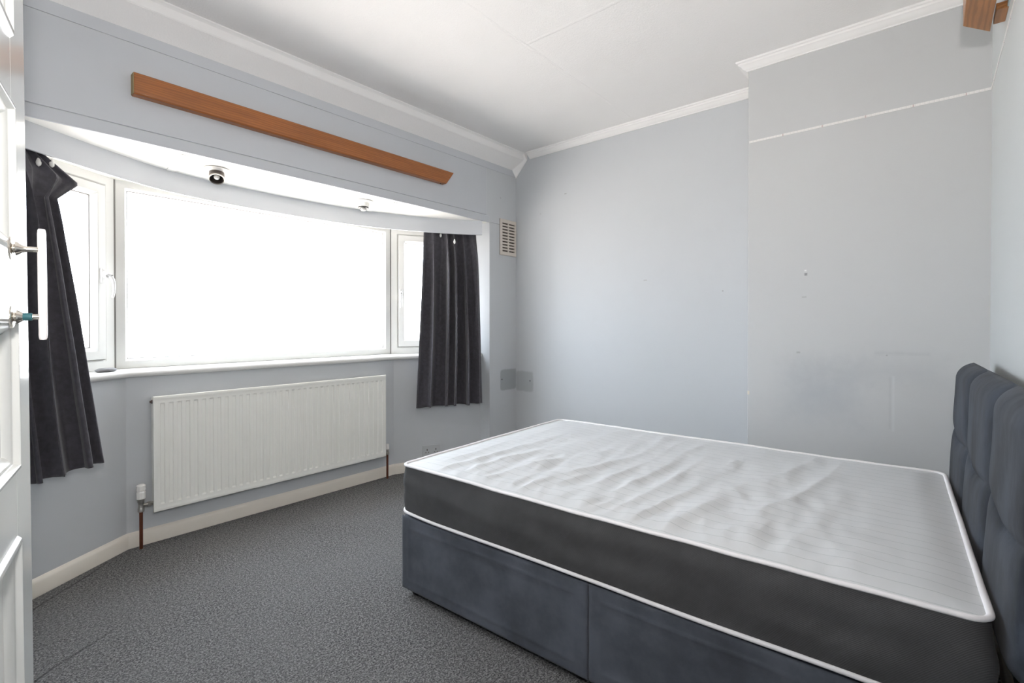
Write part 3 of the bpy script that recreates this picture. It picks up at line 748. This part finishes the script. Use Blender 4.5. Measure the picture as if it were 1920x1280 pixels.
for j in range(nv+1):
    t = j/nv; r = []
    for (x, y) in per:
        z = MZ0+low_h(x, y)+(MZ1+edge_h(x, y)-MZ0-low_h(x, y))*t
        nx_, ny_ = (x/abs(x) if abs(abs(x)-HW-.001) < .02 else 0), (y/abs(y) if abs(abs(y)-MH) < .02 else 0)
        bul = .010*sin(pi*t)-.004
        wr = .011*noise.noise(Vector((x*1.5+y*3.2, x*3-y*3.2+z*6, z*14)))*sin(pi*t)
        L_ = sqrt(nx_*nx_+ny_*ny_) or 1
        r.append((x+nx_/L_*(bul+wr), y+ny_/L_*(bul+wr), z))
    rows.append(r)
b = MB(); b.loops(rows, caps=False)
b.obj('border', M_matside, mat, smooth=True, angle=0)
# top and bottom panels
def inner_fan(scale): return [(x*scale, y*scale) for x, y in per]
def top_z(x, y):
    # distance from the edge
    e = min(HW-abs(x), HL-abs(y)); k = min(1, max(0, e/.10)); k = k*k*(3-2*k)
    v = (HL-y)/(2*HL)                        # 0 at foot, 1 at head
    FOLD = .12
    act = min(1, max(0, (v-.03)/.12))*min(1, max(0, (.96-v)/.22))
    # channels running across the bed, stronger towards the room side
    w1 = noise.noise(Vector((x*1.1+y*.6, y*9.5+x*1.3, 3.3)))
    w2 = noise.noise(Vector((x*2.3+y*1.4, y*19-x*2.0, 7.1)))
    w3 = noise.noise(Vector((x*11+4, y*11, 1.5)))
    ridge = (1-abs(w1)*2.1)
    nearside = .55+.45*min(1, max(0, (.55-x)/1.1))
    th_ = 2*pi*((y+FOLD*x)/.125+1.0*noise.noise(Vector((x*.9, y*2.2, 11)))+.25*noise.noise(Vector((x*3, y*5, 4))))
    fold = .0036*(1-abs(sin(th_*.5)))**1.2*2*(.35+max(0, .5+1.6*noise.noise(Vector((x*2.2, y*3.3, 21)))))
    h = (.006*w1+.005*w2+.005*w3+.0020*noise.noise(Vector((x*26, y*26, 8)))+fold-.0075*abs(noise.noise(Vector((x*6+y*3, y*13-x*2, 31))))*(.4+max(0, .6-x)))*act*nearside
    h += .003*w3*(1-act)*.5
    tuft = .008*k
    return MZ1+edge_h(x, y)*(1-k)+tuft+h*(.15+.85*k)
gx, gy = 170, 240; rows = []
for j in range(gy+1):
    r = []
    for i in range(gx+1):
        u = -1+2*i/gx; v_ = -1+2*j/gy
        x = u*(HW-.003); y = v_*(MH-.004)
        # round the corners
        cx_, cy_ = HW-.003-R, MH-.004-R
        if abs(x) > cx_ and abs(y) > cy_:
            dx, dy = abs(x)-cx_, abs(y)-cy_; m_ = max(dx, dy); L_ = sqrt(dx*dx+dy*dy)
            if L_ > 0: x = math.copysign(cx_+dx*m_/L_, x); y = math.copysign(cy_+dy*m_/L_, y)
        r.append((x, y, top_z(x, y)))
    rows.append(r)
b = MB(); b.loops(rows, close_u=False, caps=False)
b.obj('ticking_top', M_tick, mat, smooth=True, angle=0)
# piping tapes: flat rounded ribbon round top and bottom edge
def piping(zf, out, hh, th, name):
    rows = []
    n = len(per)
    for i, (x, y) in enumerate(per):
        xa, ya = per[i-1]; xb, yb = per[(i+1) % n]; tx, ty = xb-xa, yb-ya; L_ = sqrt(tx*tx+ty*ty); nx_, ny_ = ty/L_, -tx/L_
        z = zf(x, y); r = []
        for k in range(8):
            a = 2*pi*k/8+pi/8
            r.append((x+nx_*(out+th*cos(a)), y+ny_*(out+th*cos(a)), z+hh*sin(a)))
        rows.append(r)
    b = MB(); b.loops(rows, close_v=True); b.obj(name, M_piping, mat, smooth=True, angle=0)
piping(lambda x, y: MZ1+edge_h(x, y)+.001, -.005, .0058, .0075, 'top_piping')
piping(lambda x, y: MZ0+low_h(x, y)+.004, -.001, .0065, .0062, 'bottom_piping')
